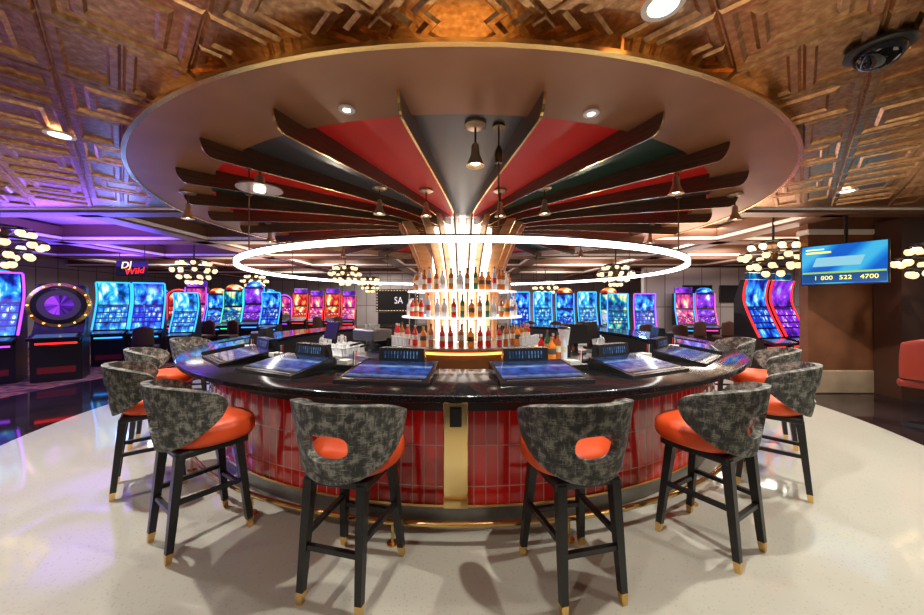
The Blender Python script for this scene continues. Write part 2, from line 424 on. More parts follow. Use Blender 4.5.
for dg in (-.7, 71.3, 143.3, -144.7, -72.7):
    a = radians(dg)
    box('brass_pilaster', (.18, .05, .83), (3.725 * sin(a), -3.725 * cos(a), .58), brass_brush, bar, rot=(0, 0, a), bev=.006)
    box('outlet_box', (.085, .03, .14), (3.755 * sin(a), -3.755 * cos(a), .83), black_mat, bar, rot=(0, 0, a), bev=.006)

# ------------------------------------------------------------ stool
def make_stool():
    st = thing('bar_stool', 'bar stool with mottled grey barrel back, orange seat and black legs', 'bar stool', group='bar stools around the round bar')
    UM = 1.80
    nu, nv = 64, 22
    def pos(s, v):
        u = s * UM
        e = abs(s)
        top = 1.12 - .10 * e ** 2.6; bot = .685 + .235 * e ** 2.2
        if e > .90:
            q = (e - .90) / .10; sh = (1 - sqrt(max(0, 1 - q * q))) * .42 * (top - bot); top -= sh; bot += sh
        z = bot + (top - bot) * v
        zz = (z - .68) / .42
        R = .25 + .08 * min(1, max(0, zz)) ** .8
        return (R * sin(u), -.015 - R * cos(u) * .84, z)
    hs, hv, v0 = .235, .175, .46
    def rho(s, v): return (abs(s / hs) ** 3.2 + abs((v - v0) / hv) ** 3.2) ** (1 / 3.2)
    dropped = set()
    for j in range(nv):
        for i in range(nu):
            s, v = -1 + 2 * (i + .5) / nu, (j + .5) / nv
            if rho(s, v) < 1: dropped.add((i, j))
    uses = {}
    for j in range(nv):
        for i in range(nu):
            for di, dj in ((0, 0), (1, 0), (0, 1), (1, 1)):
                uses.setdefault((i + di, j + dj), set()).add((i, j) in dropped)
    def fn(u, v):
        i, j = round(u * nu), round(v * nv); s = -1 + 2 * u
        if len(uses[(i, j)]) == 2:
            r = rho(s, v); s, v = s / r, v0 + (v - v0) / r
        return pos(s, v)
    o = grid('backrest', fn, nu, nv, fabric, drop=lambda i, j: (i, j) in dropped, parent=st)
    bm = bmesh.new(); bm.from_mesh(o.data); loose = [v for v in bm.verts if not v.link_faces]; bmesh.ops.delete(bm, geom=loose, context='VERTS'); bmesh.ops.remove_doubles(bm, verts=bm.verts, dist=.0008); bm.to_mesh(o.data); bm.free()
    m = o.modifiers.new('s', 'SOLIDIFY'); m.thickness = .045; m.offset = 0
    m = o.modifiers.new('b', 'BEVEL'); m.width = .012; m.segments = 3; m.limit_method = 'ANGLE'; m.angle_limit = radians(50)
    def seat(u, v):
        a = 2 * pi * u; w = pi * (v - .5)
        cx_, cz_ = cos(w), sin(w)
        f_ = abs(cx_) ** .35
        X = .272 * (abs(cos(a)) ** .8) * (1 if cos(a) > 0 else -1) * f_
        Y = .265 * (abs(sin(a)) ** .8) * (1 if sin(a) > 0 else -1) * f_ + .06
        Z = .75 + .08 * (abs(cz_) ** .6) * (1 if cz_ > 0 else -1) + (.012 * (1 - f_) if cz_ > 0 else 0)
        return (X, Y, Z)
    grid('seat', seat, 40, 16, orange, parent=st)
    box('seat_frame', (.40, .42, .05), (0, .02, .657), black_wood, st, bev=.012)
    legs = []
    for sx in (-1, 1):
        for sy in (-1, 1):
            top = (sx * .165, sy * .17, .66)
            foot = (sx * (.18 if sy < 0 else .215), sy * .235, .0)
            cap = [foot[i] + (top[i] - foot[i]) * .1 for i in range(3)]
            lg = beam('leg', top, cap, .027, .0195, black_wood, st)
            beam('foot_cap', cap, foot, .0205, .015, brass, lg)
            legs.append((sx, sy, top, foot))
    def at(sx, sy, z):
        for a, b, tp, ft in legs:
            if a == sx and b == sy:
                k_ = z / .66; return [ft[i] + (tp[i] - ft[i]) * k_ for i in range(3)]
    beam('stretcher', at(-1, 1, .30), at(1, 1, .30), .014, .014, black_wood, st)
    beam('stretcher', at(-1, -1, .30), at(1, -1, .30), .014, .014, black_wood, st)
    beam('stretcher', at(-1, -1, .36), at(-1, 1, .36), .014, .014, black_wood, st)
    beam('stretcher', at(1, -1, .36), at(1, 1, .36), .014, .014, black_wood, st)
    return st
stool = make_stool()
angs = [-9, 9, -26.5, 24.3, -43, 42.5, -60, 59.5, -77, 76.5]
jit = [-5, 4, -8, 6, -6, 4, 3, 0, -4, 2]
for i, a in enumerate(angs):
    l = ringpos(4.2, a)
    if i == 0: stool.location = l; stool.rotation_euler = (0, 0, radians(a + jit[i]))
    else: copy_thing(stool, l, radians(a + jit[i]))

# ------------------------------------------------------------ bartop gaming consoles
scr = M('console_screen', (.01, .02, .05), .08)
tcn = N(scr, 'ShaderNodeTexCoord'); sx_ = N(scr, 'ShaderNodeSeparateXYZ'); L(scr, tcn.outputs['UV'], sx_.inputs[0])
bands = ramp(scr, sx_.outputs[1], [(0, (.03, .05, .14)), (.16, (.20, .26, .42)), (.2, (.02, .05, .3)), (.62, (.05, .14, .55)), (.66, (.30, .42, .70)), (.78, (.01, .03, .12))])
nn = N(scr, 'ShaderNodeTexNoise'); nn.inputs['Scale'].default_value = 7; L(scr, tcn.outputs['UV'], nn.inputs[0])
n2c = ramp(scr, nn.outputs[0], [(.35, (.3, .3, .35)), (.6, (1, 1, 1))])
mxn = N(scr, 'ShaderNodeMix', data_type='RGBA', blend_type='MULTIPLY'); mxn.inputs[0].default_value = 1; L(scr, bands, mxn.inputs[6]); L(scr, n2c, mxn.inputs[7])
L(scr, mxn.outputs[2], B(scr).inputs['Emission Color']); B(scr).inputs['Emission Strength'].default_value = .95
disp = M('small_display', (.01, .02, .05), .2)
tcn = N(disp, 'ShaderNodeTexCoord'); bk = N(disp, 'ShaderNodeTexBrick'); bk.offset = 0
for kk, v in (('Scale', 1.), ('Brick Width', .09), ('Row Height', .5), ('Mortar Size', .035)): bk.inputs[kk].default_value = v
bk.inputs['Color1'].default_value = (.0, .01, .04, 1); bk.inputs['Color2'].default_value = (.2, .36, .7, 1); bk.inputs['Mortar'].default_value = (.0, .005, .012, 1)
L(disp, tcn.outputs['UV'], bk.inputs[0]); L(disp, bk.outputs[0], B(disp).inputs['Emission Color']); B(disp).inputs['Emission Strength'].default_value = .8
bar_black = M('console_black', (.02, .02, .022), .18)
bstrip = M('button_strip', (.4, .4, .42), .3, .8)
def console():
    c = thing('bartop_gaming_console', 'black bartop game terminal with tilted blue touchscreen and small display', 'game console', group='gaming consoles on the bar top')
    z0 = 1.051; H = .10
    P = [(-.37, -.29, z0), (.37, -.29, z0), (.335, .2, z0), (-.335, .2, z0), (-.365, -.285, z0 + .022), (.365, -.285, z0 + .022), (.33, .2, z0 + H), (-.33, .2, z0 + H)]
    raw('housing', P, [(3, 2, 1, 0), (4, 5, 6, 7), (0, 1, 5, 4), (1, 2, 6, 5), (2, 3, 7, 6), (3, 0, 4, 7)], bar_black, c)
    def hz(y): return z0 + .022 + (H - .022) * (y + .285) / .485
    def sf(u, v):
        y = -.215 + .37 * v; w = .325 - .014 * v
        return ((u - .5) * 2 * w, y, hz(y) + .003)
    grid('touchscreen', sf, 2, 2, scr, parent=c)
    def fr(u, v):
        y = -.255 + .012 * v
        return ((u - .5) * 2 * .31, y, hz(y) + .004)
    grid('button_strip', fr, 2, 1, bstrip, parent=c)
    zb = z0 + .085; zt = z0 + .205
    V = [(-.2, .2, z0), (.2, .2, z0), (.2, .3, z0), (-.2, .3, z0), (-.205, .185, zb), (.205, .185, zb), (.205, .20, zt), (-.205, .20, zt), (.19, .28, zt), (-.19, .28, zt)]
    b_ = raw('display_box', V, [(0, 3, 2, 1), (0, 1, 5, 4), (4, 5, 6, 7), (7, 6, 8, 9), (9, 8, 2, 3), (1, 2, 8, 6, 5), (0, 4, 7, 9, 3)], bar_black, c); fixn(b_)
    raw('display', [(-.16, .186, zb + .03), (.16, .186, zb + .03), (.16, .194, zt - .025), (-.16, .194, zt - .025)], [(0, 1, 2, 3)], disp, c, uvs=[(0, 0), (1, 0), (1, 1), (0, 1)])
    return c
con = console()
cangs = [-9.3, 9.8, -26.5, 26.5, -43, 43.5, -60, 60, -77, 77]
for i, a in enumerate(cangs):
    l = ringpos(3.47, a)
    if i == 0: con.location = l; con.rotation_euler = (0, 0, radians(a))
    else: copy_thing(con, l, radians(a))

# ------------------------------------------------------------ ring light and pendants
rl = thing('ring_pendant_light', 'large glowing white ring lamp hung from the canopy over the bar', 'pendant light', (CX, CY, 0))
ZR = 2.17
lathe('light_ring', [(3.42, ZR - .024), (3.46, ZR - .024), (3.46, ZR + .024), (3.42, ZR + .024)], 160, led, rl)
lathe('ring_cap', [(3.41, ZR + .024), (3.47, ZR + .024), (3.47, ZR + .036), (3.41, ZR + .036)], 160, dark_grey, rl)
bz = M('aged_bronze', (.16, .10, .05), .3, .9)
cream_shade = M('champagne_metal', (.62, .48, .32), .3, .8)
for dg in (5, 43, -41, 101, -100, 145, -145):
    a = radians(dg); x, y = 3.44 * sin(a), -3.44 * cos(a)
    tube('suspension_rod', [(x, y, ZR + .04), (x, y, ZP - .01)], .007, bz, rl)
    lathe('rod_socket', [(0, ZR + .62), (.028, ZR + .62), (.036, ZR + .68), (.03, ZR + .72), (.012, ZR + .76), (0, ZR + .76)], 12, bz, rl, loc=(x, y, 0), closedprof=False)
    lathe('rod_base', [(0, ZP - .001), (.05, ZP - .001), (.05, ZP - .02), (0, ZP - .02)], 16, bz, rl, loc=(x, y, 0), closedprof=False)
pd = thing('bell_pendant_lamp', 'small bronze bell pendant spotlight hung from the canopy', 'pendant light', group='bell pendants under the canopy')
lathe('ceiling_rose', [(0, 0), (.085, 0), (.09, -.018), (.06, -.035), (0, -.035)], 24, cream_shade, pd, closedprof=False)
tube('rod', [(0, 0, -.02), (0, 0, -.2)], .009, bz, pd)
lathe('bell_shade', [(.008, -.15), (.03, -.17), (.036, -.25), (.06, -.31), (.075, -.34), (.068, -.34), (.04, -.28), (.0, -.27)], 24, cream_shade, pd, closedprof=False)
lathe('bulb', [(0, -.28), (.034, -.285), (.036, -.32), (0, -.335)], 16, lamp_white, pd, closedprof=False)
for i, (dg, r, zz) in enumerate([(1.8, 3.45, ZP), (38.5, 3.5, ZP), (-61, 3.95, ZD), (62, 3.95, ZD), (-90, 3.5, ZP), (92, 3.5, ZP), (125, 3.5, ZP), (-125, 3.5, ZP), (-14, 1.9, ZP), (15, 1.9, ZP), (28, 2.2, ZP), (-28, 2.2, ZP)]):
    l = ringpos(r, dg, zz - .001)
    if i == 0: pd.location = l
    else: copy_thing(pd, l, 0)
sp_ = thing('saucer_pendant_lamp', 'wide champagne metal saucer pendant hung from the canopy', 'pendant light', ringpos(3.45, -36, ZP - .001))
lathe('ceiling_rose', [(0, 0), (.1, 0), (.105, -.02), (.07, -.04), (0, -.04)], 24, cream_shade, sp_, closedprof=False)
tube('rod', [(0, 0, -.02), (0, 0, -.2)], .01, bz, sp_)
lathe('saucer_shade', [(.012, -.16), (.04, -.18), (.05, -.25), (.10, -.275), (.20, -.295), (.21, -.31), (.19, -.31), (0, -.30)], 32, cream_shade, sp_, closedprof=False)
lathe('bulb', [(0, -.305), (.05, -.312), (.05, -.33), (0, -.34)], 16, lamp_white, sp_, closedprof=False)

# downlights
def downlight(x, y, z, r=.08):
    d = thing('recessed_downlight', 'round white recessed ceiling downlight', 'downlight', (x, y, z), group='recessed downlights')
    lathe('trim_ring', [(r, 0), (r + .03, 0), (r + .03, -.01), (r, -.012)], 24, white_trim, d)
    lathe('lens', [(0, -.004), (r, -.004)], 24, lamp_white, d, closedprof=False)
for x, y in ((-3.55, 3.0), (5.1, 4.5), (1.0, 1.69), (-5.6, 1.0), (4.2, .2), (-1.5, -.5)): downlight(x, y, ZC - .022, .07)
for x, y in ((-.83, 2.45), (.95, 2.5)): downlight(x, y, ZD - .001 if sqrt(x * x + (y - D) ** 2) > 3.68 else ZP - .001, .028)
# security dome
sd = thing('security_camera_dome', 'black dome security camera on the gold ceiling', 'security camera', (2.43, 1.98, ZC - .02))
lathe('mounting_plate', [(0, 0), (.14, 0), (.145, -.02), (.12, -.03), (0, -.03)], 32, black_mat, sd, closedprof=False)
lathe('smoked_dome', [(.11, -.03), (.105, -.06), (.08, -.095), (.04, -.115), (0, -.12)], 32, M('smoked', (.01, .01, .012), .05), sd, closedprof=False)

# ------------------------------------------------------------ chandeliers
def chandelier():
    c = thing('globe_chandelier', 'dark bronze chandelier with tiers of glowing glass globes', 'chandelier', group='globe chandeliers')
    tube('stem', [(0, 0, .9), (0, 0, -.3)], .02, black_mat, c)
    lathe('hub', [(0, .26), (.12, .24), (.16, .20), (.06, .1), (.08, .0), (.05, -.1), (0, -.12)], 16, bz, c, closedprof=False)
    for n_, R, z in ((10, .48, -.02), (8, .34, .17), (8, .34, -.2), (4, .15, -.34)):
        tube('frame_ring', [(R * cos(q * pi / 12), R * sin(q * pi / 12), z + .085) for q in range(24)], .018, black_mat, c, closed=True)
        for i in range(n_):
            a = 2 * pi * (i + (.5 if z > 0 else 0)) / n_
            p = (R * cos(a), R * sin(a), z)
            if i % 2 == 0: tube('arm', [(0, 0, z + .085), (p[0], p[1], z + .085)], .012, black_mat, c)
            lathe('globe_cap', [(0, .085), (.035, .08), (.04, .045), (0, .05)], 10, black_mat, c, loc=p, closedprof=False)
            ball('globe', .06, globe_mat, c, p, False)
    return c
ch = chandelier()
for i, l in enumerate([(5.95, 6.5, 2.55), (-7.25, 9.2, 2.55), (-7.5, 5.5, 2.62), (-3.85, 11.2, 2.62), (4.7, 10.4, 2.55), (-8.9, 14.6, 2.6), (3.5, 14.3, 2.3), (-4.0, 14.8, 2.5), (7.4, 5.2, 2.3)]):
    if i == 0: ch.location = l
    else: copy_thing(ch, l, i)

# ------------------------------------------------------------ slot machines
def slot_screen(name, base, hi, acc, seed):
    m = M(name, (.01, .01, .015), .15)
    t_ = N(m, 'ShaderNodeTexCoord'); mp = N(m, 'ShaderNodeMapping'); mp.inputs['Location'].default_value = (seed, seed * 2, seed)
    L(m, t_.outputs['UV'], mp.inputs[0])
    n_ = N(m, 'ShaderNodeTexNoise'); n_.inputs['Scale'].default_value = 3.4; n_.inputs['Distortion'].default_value = .3; n_.inputs['Detail'].default_value = 3; L(m, mp.outputs[0], n_.inputs[0])
    dk = tuple(c * .2 for c in base)
    r_ = ramp(m, n_.outputs[0], [(.36, dk), (.46, base), (.56, hi), (.62, acc), (.68, (1, .95, .85))])
    bk_ = N(m, 'ShaderNodeTexBrick'); bk_.offset = 0
    for kk, v in (('Scale', 1.), ('Brick Width', .2), ('Row Height', .12), ('Mortar Size', .014)): bk_.inputs[kk].default_value = v
    v_ = N(m, 'ShaderNodeTexVoronoi'); v_.inputs['Scale'].default_value = 8; L(m, mp.outputs[0], v_.inputs[0])
    cr = ramp(m, v_.outputs['Distance'], [(.1, acc), (.22, (1, .9, .75)), (.35, hi), (.6, base)])
    L(m, t_.outputs['UV'], bk_.inputs[0]); L(m, cr, bk_.inputs['Color1']); L(m, cr, bk_.inputs['Color2']); bk_.inputs['Mortar'].default_value = (*dk, 1)
    sp = N(m, 'ShaderNodeSeparateXYZ'); L(m, t_.outputs['UV'], sp.inputs[0])
    msk = ramp(m, sp.outputs[1], [(0, (0, 0, 0)), (.16, (1, 1, 1)), (.5, (0, 0, 0))], True)
    mix = N(m, 'ShaderNodeMix', data_type='RGBA'); L(m, msk, mix.inputs[0]); L(m, r_, mix.inputs[6]); L(m, bk_.outputs[0], mix.inputs[7])
    bar_ = ramp(m, sp.outputs[1], [(0, (1, 1, 1)), (.13, (.05, .05, .08)), (.16, (1, 1, 1)), (.5, (.05, .05, .08)), (.53, (1, 1, 1)), (.70, (1, 1, 1))], True)
    mu = N(m, 'ShaderNodeMix', data_type='RGBA', blend_type='MULTIPLY'); mu.inputs[0].default_value = 1; L(m, mix.outputs[2], mu.inputs[6]); L(m, bar_, mu.inputs[7])
    L(m, mu.outputs[2], B(m).inputs['Emission Color']); B(m).inputs['Emission Strength'].default_value = 1.15
    return m
SC = {'blue': slot_screen('screen_blue', (.01, .04, .65), (.02, .32, .98), (.2, .8, 1), 1), 'purple': slot_screen('screen_purple', (.15, .02, .65), (.50, .06, .9), (.1, .5, 1), 2),
      'red': slot_screen('screen_red', (.6, .01, .02), (1, .10, .03), (1, .7, .1), 3), 'green': slot_screen('screen_green', (.0, .12, .45), (.02, .6, .45), (.9, .8, .1), 4), 'pink': slot_screen('screen_pink', (.45, .02, .35), (.98, .08, .3), (1, .6, .1), 5),
      'cyan': slot_screen('screen_cyan', (.01, .15, .7), (.05, .65, 1), (.5, .95, 1), 6)}
NE = {'blue': M('neon_blue', (0, 0, 0), .5, emit=(.02, .30, 1), es=2.8), 'purple': M('neon_purple', (0, 0, 0), .5, emit=(.35, .05, 1), es=2.8), 'red': M('neon_red', (0, 0, 0), .5, emit=(1, .02, .02), es=2.4),
      'green': M('neon_green', (0, 0, 0), .5, emit=(.05, .8, .4), es=1.8), 'pink': M('neon_pink', (0, 0, 0), .5, emit=(1, .06, .4), es=2.2)}
YB = M('yellow_bulb', (1, .7, .1), .5, emit=(1, .6, .1), es=1.8)
dkp = M('deck_panel', (.02, .02, .03), .15, emit=(.1, .2, .5), es=.5)
belly = M('belly', (.25, .02, .02), .3)
wheel_ring = M('wheel_ring', (.03, .03, .04), .25, emit=(.1, .05, .2), es=.4)
def slot(kind, col, ncol):
    s = thing('slot_machine', {'curve': 'tall slot machine with curved %s screen and neon edges', 'twin': 'slot machine with two stacked %s screens and lit topper', 'arch': 'wide slot machine with round topped %s screen and neon arch', 'wheel': 'black slot machine with round dark and %s prize wheel'}[kind] % col, 'slot machine', group='slot machines on the casino floor')
    W = .31
    def extr(name, prof, w, mat):
        n_ = len(prof)
        V_ = [(-w, y, z) for y, z in prof] + [(w, y, z) for y, z in prof]
        F_ = [tuple(range(n_)), tuple(range(n_, 2 * n_))[::-1]] + [(i, n_ + i, n_ + (i + 1) % n_, (i + 1) % n_) for i in range(n_)]
        return fixn(raw(name, V_, F_, mat, s))
    extr('cabinet', [(-.25, 0), (.3, 0), (.3, 1.35), (.1, 1.35), (-.1, .95), (-.22, .8), (-.28, .72)], W, black_mat)
    extr('button_deck', [(-.22, .78), (-.44, .74), (-.45, .79), (-.18, .86)], W, bar_black)
    def deck(u, v): return ((u - .5) * .5, -.43 + .2 * v, .797 + .05 * v)
    grid('deck_screen', deck, 2, 1, dkp, parent=s)
    box('belly_light', (.5, .01, .03), (0, -.285, .68), NE[ncol], s)
    box('belly_panel', (.46, .01, .4), (0, -.256, .35), belly, s)
    def half_sign(name, zb, y, w, h, mat):
        V_ = [(-w * cos(q * pi / 12), 0, h * sin(q * pi / 12)) for q in range(13)]
        V2_ = [(a, y, c_ + zb) for a, b, c_ in V_] + [(a, y + .1, c_ + zb) for a, b, c_ in V_]
        uv_ = [(a + .5, c_ * 2 + .55) for a, b, c_ in V_] * 2
        fixn(raw(name, V2_, [tuple(range(13)), tuple(range(13, 26))[::-1]] + [(i, (i + 1) % 13, 13 + (i + 1) % 13, 13 + i) for i in range(13)], mat, s, uvs=uv_))
    if kind == 'curve':
        def prof(v):
            return (-.2 + .36 * sin(v * 1.5) - .42 * max(0, v - .6) ** 1.3, .88 + 1.15 * v)
        def cs(u, v):
            y, z = prof(v); return ((u - .5) * 2 * (W - .03), y, z)
        grid('curved_screen', cs, 2, 20, SC[col], parent=s)
        P = [prof(q / 16) for q in range(17)]
        extr('screen_shell', [(y + .012, z) for y, z in P] + [(P[-1][0] + .14, P[-1][1]), (.3, 1.6), (.3, .88)], W, black_mat)
        for sx in (-1, 1):
            tube('neon_edge', [(sx * (W + .005), prof(q / 14)[0] + .01, prof(q / 14)[1]) for q in range(15)], .018, NE[ncol], s)
        if ncol == 'red': box('topper', (.5, .1, .14), (0, P[-1][0] + .06, P[-1][1] + .08), SC['green'], s, bev=.02)
        else: tube('neon_top', [(-W, P[-1][0] + .01, P[-1][1] + .01), (W, P[-1][0] + .01, P[-1][1] + .01)], .018, NE[ncol], s)
    elif kind == 'arch':
        def out(q, w, z0_, zt):
            if q < .25: return (-w, z0_ + (zt - z0_) * q / .25)
            if q > .75: return (w, z0_ + (zt - z0_) * (1 - q) / .25)
            a = pi * (q - .25) / .5; return (-w * cos(a), zt + w * .8 * sin(a))
        pts_ = [out(q / 24, W + .04, .88, 1.75) for q in range(25)]
        nq = len(pts_)
        Vb = [(x, .0, z) for x, z in pts_] + [(x, .28, z) for x, z in pts_]
        fixn(raw('screen_housing', Vb, [tuple(range(nq)), tuple(range(nq, 2 * nq))[::-1]] + [(i, (i + 1) % nq, nq + (i + 1) % nq, nq + i) for i in range(nq)], black_mat, s))
        pi_ = [out(q / 24, W - .02, .92, 1.72) for q in range(25)]
        raw('round_screen', [(x, -.012, z) for x, z in pi_], [tuple(range(nq))[::-1]], SC[col], s, uvs=[(x + .5, (z - .9) / 1.1) for x, z in pi_])
        tube('neon_arch', [(x, -.01, z) for x, z in pts_], .022, NE[ncol], s)
    elif kind == 'twin':
        H = 2.0
        extr('screen_housing', [(-.12, .88), (.3, .88), (.3, H), (.08, H), (.06, 1.45)], W, black_mat)
        def s1(u, v): return ((u - .5) * 2 * (W - .04), -.13 + .17 * v, .9 + .5 * v)
        grid('lower_screen', s1, 2, 2, SC[col], parent=s)
        def s2(u, v): return ((u - .5) * 2 * (W - .04), .05, 1.47 + .48 * v)
        grid('upper_screen', s2, 2, 2, SC[col], parent=s, uvfn=lambda u, v: (u + .4, v * .4 + .57))
        if col in ('pink', 'red'): box('topper', (.58, .1, .2), (0, .14, 2.12), SC['purple'], s, bev=.02)
        else: half_sign('topper', 2.02, .08, .27, .19, SC['red' if col in ('blue', 'green') else 'blue'])
        for sx in (-1, 1):
            tube('neon_edge', [(sx * W, -.15, .88), (sx * W, .04, 1.44), (sx * W, .05, H)], .016, NE[ncol], s)
    else:
        w_ = lathe('prize_wheel', [(.0, .05), (.16, .05), (.16, .07), (.24, .07), (.31, .06), (.36, .04), (.36, 0), (0, 0)], 36, [wheel_ring, SC['purple'], bar_black, brass], s, closedprof=False, fm=[1, 2, 0, 2, 3, 2, 2])
        w_.rotation_euler = (pi / 2, 0, 0); w_.location = (0, -.06, 1.36); w_.scale = (1.12, 1.12, 1)
        for i in range(12):
            a = i * pi / 6
            ball('wheel_bulb', .018, YB, s, (.375 * cos(a), -.12, 1.36 + .375 * sin(a)))
        box('wheel_support', (.62, .3, 1.0), (0, .11, 1.25), black_mat, s, bev=.06)
    return s
protos = {}
def place(kind, col, ncol, x, y, rz=0, sc=1.):
    key = (kind, col, ncol)
    if key not in protos:
        s = slot(*key); protos[key] = s; s.location = (x, y, 0); s.rotation_euler = (0, 0, radians(rz))
    else: s = copy_thing(protos[key], (x, y, 0), radians(rz))
    s.scale = (sc, sc, sc)
# left banks
place('arch', 'purple', 'blue', -10.42, 7.55, 38, 1.12)
place('curve', 'blue', 'purple', -9.62, 7.0, 38, 1.12)
place('twin', 'purple', 'blue', -11.2, 8.15, 38, 1.12)
place('wheel', 'purple', 'red', -8.72, 7.4, 38, 1.18)
place('curve', 'cyan', 'blue', -9.45, 9.2, 30, 1.08)
place('curve', 'blue', 'blue', -8.72, 9.45, 30, 1.08)
place('curve', 'cyan', 'blue', -7.95, 9.75, 15, .95)
for i, (kd, c_, n_) in enumerate([('twin', 'purple', 'pink'), ('arch', 'red', 'red'), ('twin', 'pink', 'purple'), ('twin', 'blue', 'blue'), ('twin', 'green', 'green'), ('twin', 'purple', 'blue'), ('curve', 'blue', 'blue')]):
    place(kd, c_, n_, -11.3 + i * .70, 12.6 + .12 * (i % 2), 10, 1 + .06 * (i % 3))
for i, (kd, c_, n_) in enumerate([('twin', 'blue', 'blue'), ('twin', 'purple', 'pink'), ('arch', 'pink', 'purple'), ('twin', 'red', 'red'), ('twin', 'pink', 'red'), ('twin', 'red', 'red'), ('twin', 'pink', 'red')]):
    place(kd, c_, n_, -9.9 + i * .76, 16, 5, 1 + .05 * (i % 2))
# right banks
for i, (kd, c_, n_) in enumerate([('curve', 'blue', 'blue'), ('curve', 'cyan', 'blue'), ('twin', 'blue', 'blue'), ('curve', 'cyan', 'blue'), ('twin', 'green', 'blue')]):
    place(kd, c_, n_, 2.1 + i * .80, 12.2, -8)
place('curve', 'blue', 'purple', 5.7, 10.6, -20, .95)
place('curve', 'green', 'blue', 4.95, 10.8, -20, .95)
place('twin', 'pink', 'blue', 8.0, 12.2, -10); place('twin', 'purple', 'pink', 8.75, 12.2, -10)
place('curve', 'blue', 'red', 6.45, 7.35, 16, 1.06); place('curve', 'purple', 'red', 7.25, 7.6, 16, 1.06)

# chairs at the machines
def slot_chair(mat, sc=1.):
    c = thing('casino_chair', 'dark padded casino chair on a round pedestal', 'chair', group='chairs at the slot machines')
    lathe('pedestal', [(0, 0), (.24, 0), (.24, .02), (.05, .05), (.035, .08), (.035, .48), (0, .48)], 20, dark_grey, c, closedprof=False)
    box('seat', (.46, .44, .1), (0, 0, .53), mat, c, bev=.035)
    def bf(u, v):
        a = (u - .5) * 1.6; w = 1 - .25 * max(0, v - .6) ** 1.2
        return (.3 * sin(a) * w, -.05 - .22 * cos(a), .58 + .5 * v - .06 * abs(u - .5) * 2 * v)
    o = grid('backrest', bf, 14, 8, mat, parent=c); m = o.modifiers.new('s', 'SOLIDIFY'); m.thickness = .07
    m = o.modifiers.new('b', 'BEVEL'); m.width = .02; m.segments = 2; m.limit_method = 'ANGLE'; m.angle_limit = radians(50)
    return c
cc = slot_chair(M('dark_vinyl', (.05, .02, .015), .45)); first = True
for x, y, r in [(-9.6, 11.5, 190), (-8.7, 11.5, 180), (-7.9, 11.5, 175), (-8.0, 8.6, 30), (2.2, 11.2, 0), (3.0, 11.2, 10), (3.9, 11.2, 0), (5.2, 9.7, -10), (6.0, 9.5, -10), (7.7, 11.2, 0), (8.6, 11.2, 0), (-5.4, 15, 0), (-6.3, 15, 0)]:
    if first: cc.location = (x, y, 0); cc.rotation_euler = (0, 0, radians(r)); first = False
    else: copy_thing(cc, (x, y, 0), radians(r))
rc = slot_chair(M('dark_red_vinyl', (.28, .03, .015), .4)); rc['label'] = 'dark red rounded casino chair near the brown wall'
rc.location = (6.18, 4.45, 0); rc.rotation_euler = (0, 0, radians(-70)); rc.scale = (1.1, 1.1, 1.1)

# ------------------------------------------------------------ TV and signs
tvL, tvR = Vector((5.93, 5.95, 0)), Vector((6.45, 5.12, 0))
mid = (tvL + tvR) / 2; dv = (tvR - tvL); wtv = dv.length; ang = math.atan2(dv.y, dv.x)
tv = thing('television', 'wall mounted flat television showing a blue notice screen', 'television', (mid.x, mid.y, 2.29), ang)
box('frame', (wtv, .05, .68), (0, 0, 0), black_mat, tv, bev=.01)
tvs = M('tv_blue', (0, .01, .05), .35)
tcn = N(tvs, 'ShaderNodeTexCoord'); mpn = N(tvs, 'ShaderNodeMapping'); mpn.inputs['Rotation'].default_value = (0, 0, .7); wn = N(tvs, 'ShaderNodeTexWave'); wn.inputs['Scale'].default_value = .55; wn.inputs['Distortion'].default_value = 1.0
L(tvs, tcn.outputs['UV'], mpn.inputs[0]); L(tvs, mpn.outputs[0], wn.inputs[0])
cc_ = ramp(tvs, wn.outputs[1], [(.2, (.0, .12, .62)), (.6, (.01, .30, .80)), (.9, (.06, .52, .85))]); L(tvs, cc_, B(tvs).inputs['Emission Color']); B(tvs).inputs['Emission Strength'].default_value = .95
raw('screen', [(-wtv / 2 + .02, -.027, -.32), (wtv / 2 - .02, -.027, -.32), (wtv / 2 - .02, -.027, .32), (-wtv / 2 + .02, -.027, .32)], [(0, 1, 2, 3)], tvs, tv, uvs=[(0, 0), (1, 0), (1, .7), (0, .7)])
ytx = M('yellow_text', (1, .9, .1), .5, emit=(.95, .9, .1), es=1.1); wtx = M('white_text', (1, 1, 1), .5, emit=(.9, .95, 1), es=1.0)
cyan = M('cyan_band', (.1, .2, .3), .5, emit=(.28, .66, .80), es=.9)
lime = M('lime_band', (.2, .3, .1), .5, emit=(.35, .65, .08), es=.9)
navy = M('navy_band', (.0, .02, .05), .5, emit=(.0, .07, .28), es=.9)
def band(x0, x1, z0, z1, m, y=-.0285, sh=0.): raw('notice_band', [(x0, y, z0), (x1, y, z0), (x1 + sh, y, z1), (x0 + sh, y, z1)], [(0, 1, 2, 3)], m, tv)
band(-.34, .2, -.03, .12, cyan, sh=.05); band(-.46, .46, -.15, -.12, lime); band(-.46, .46, -.30, -.15, navy); band(-.42, -.12, .19, .22, ytx); band(-.42, -.2, .25, .27, wtx)
for wd, xo in (('1', -.30), ('800', -.17), ('522', .04), ('4700', .29)):
    text('notice_text', wd, .095, ytx, (xo, -.031, -.225), (pi / 2, 0, 0), tv, .001, 1.0)
tube('mount_arm', [(0, .03, 0), (.0, .25, 0), (.0, .25, 1.2)], .025, dark_grey, tv)
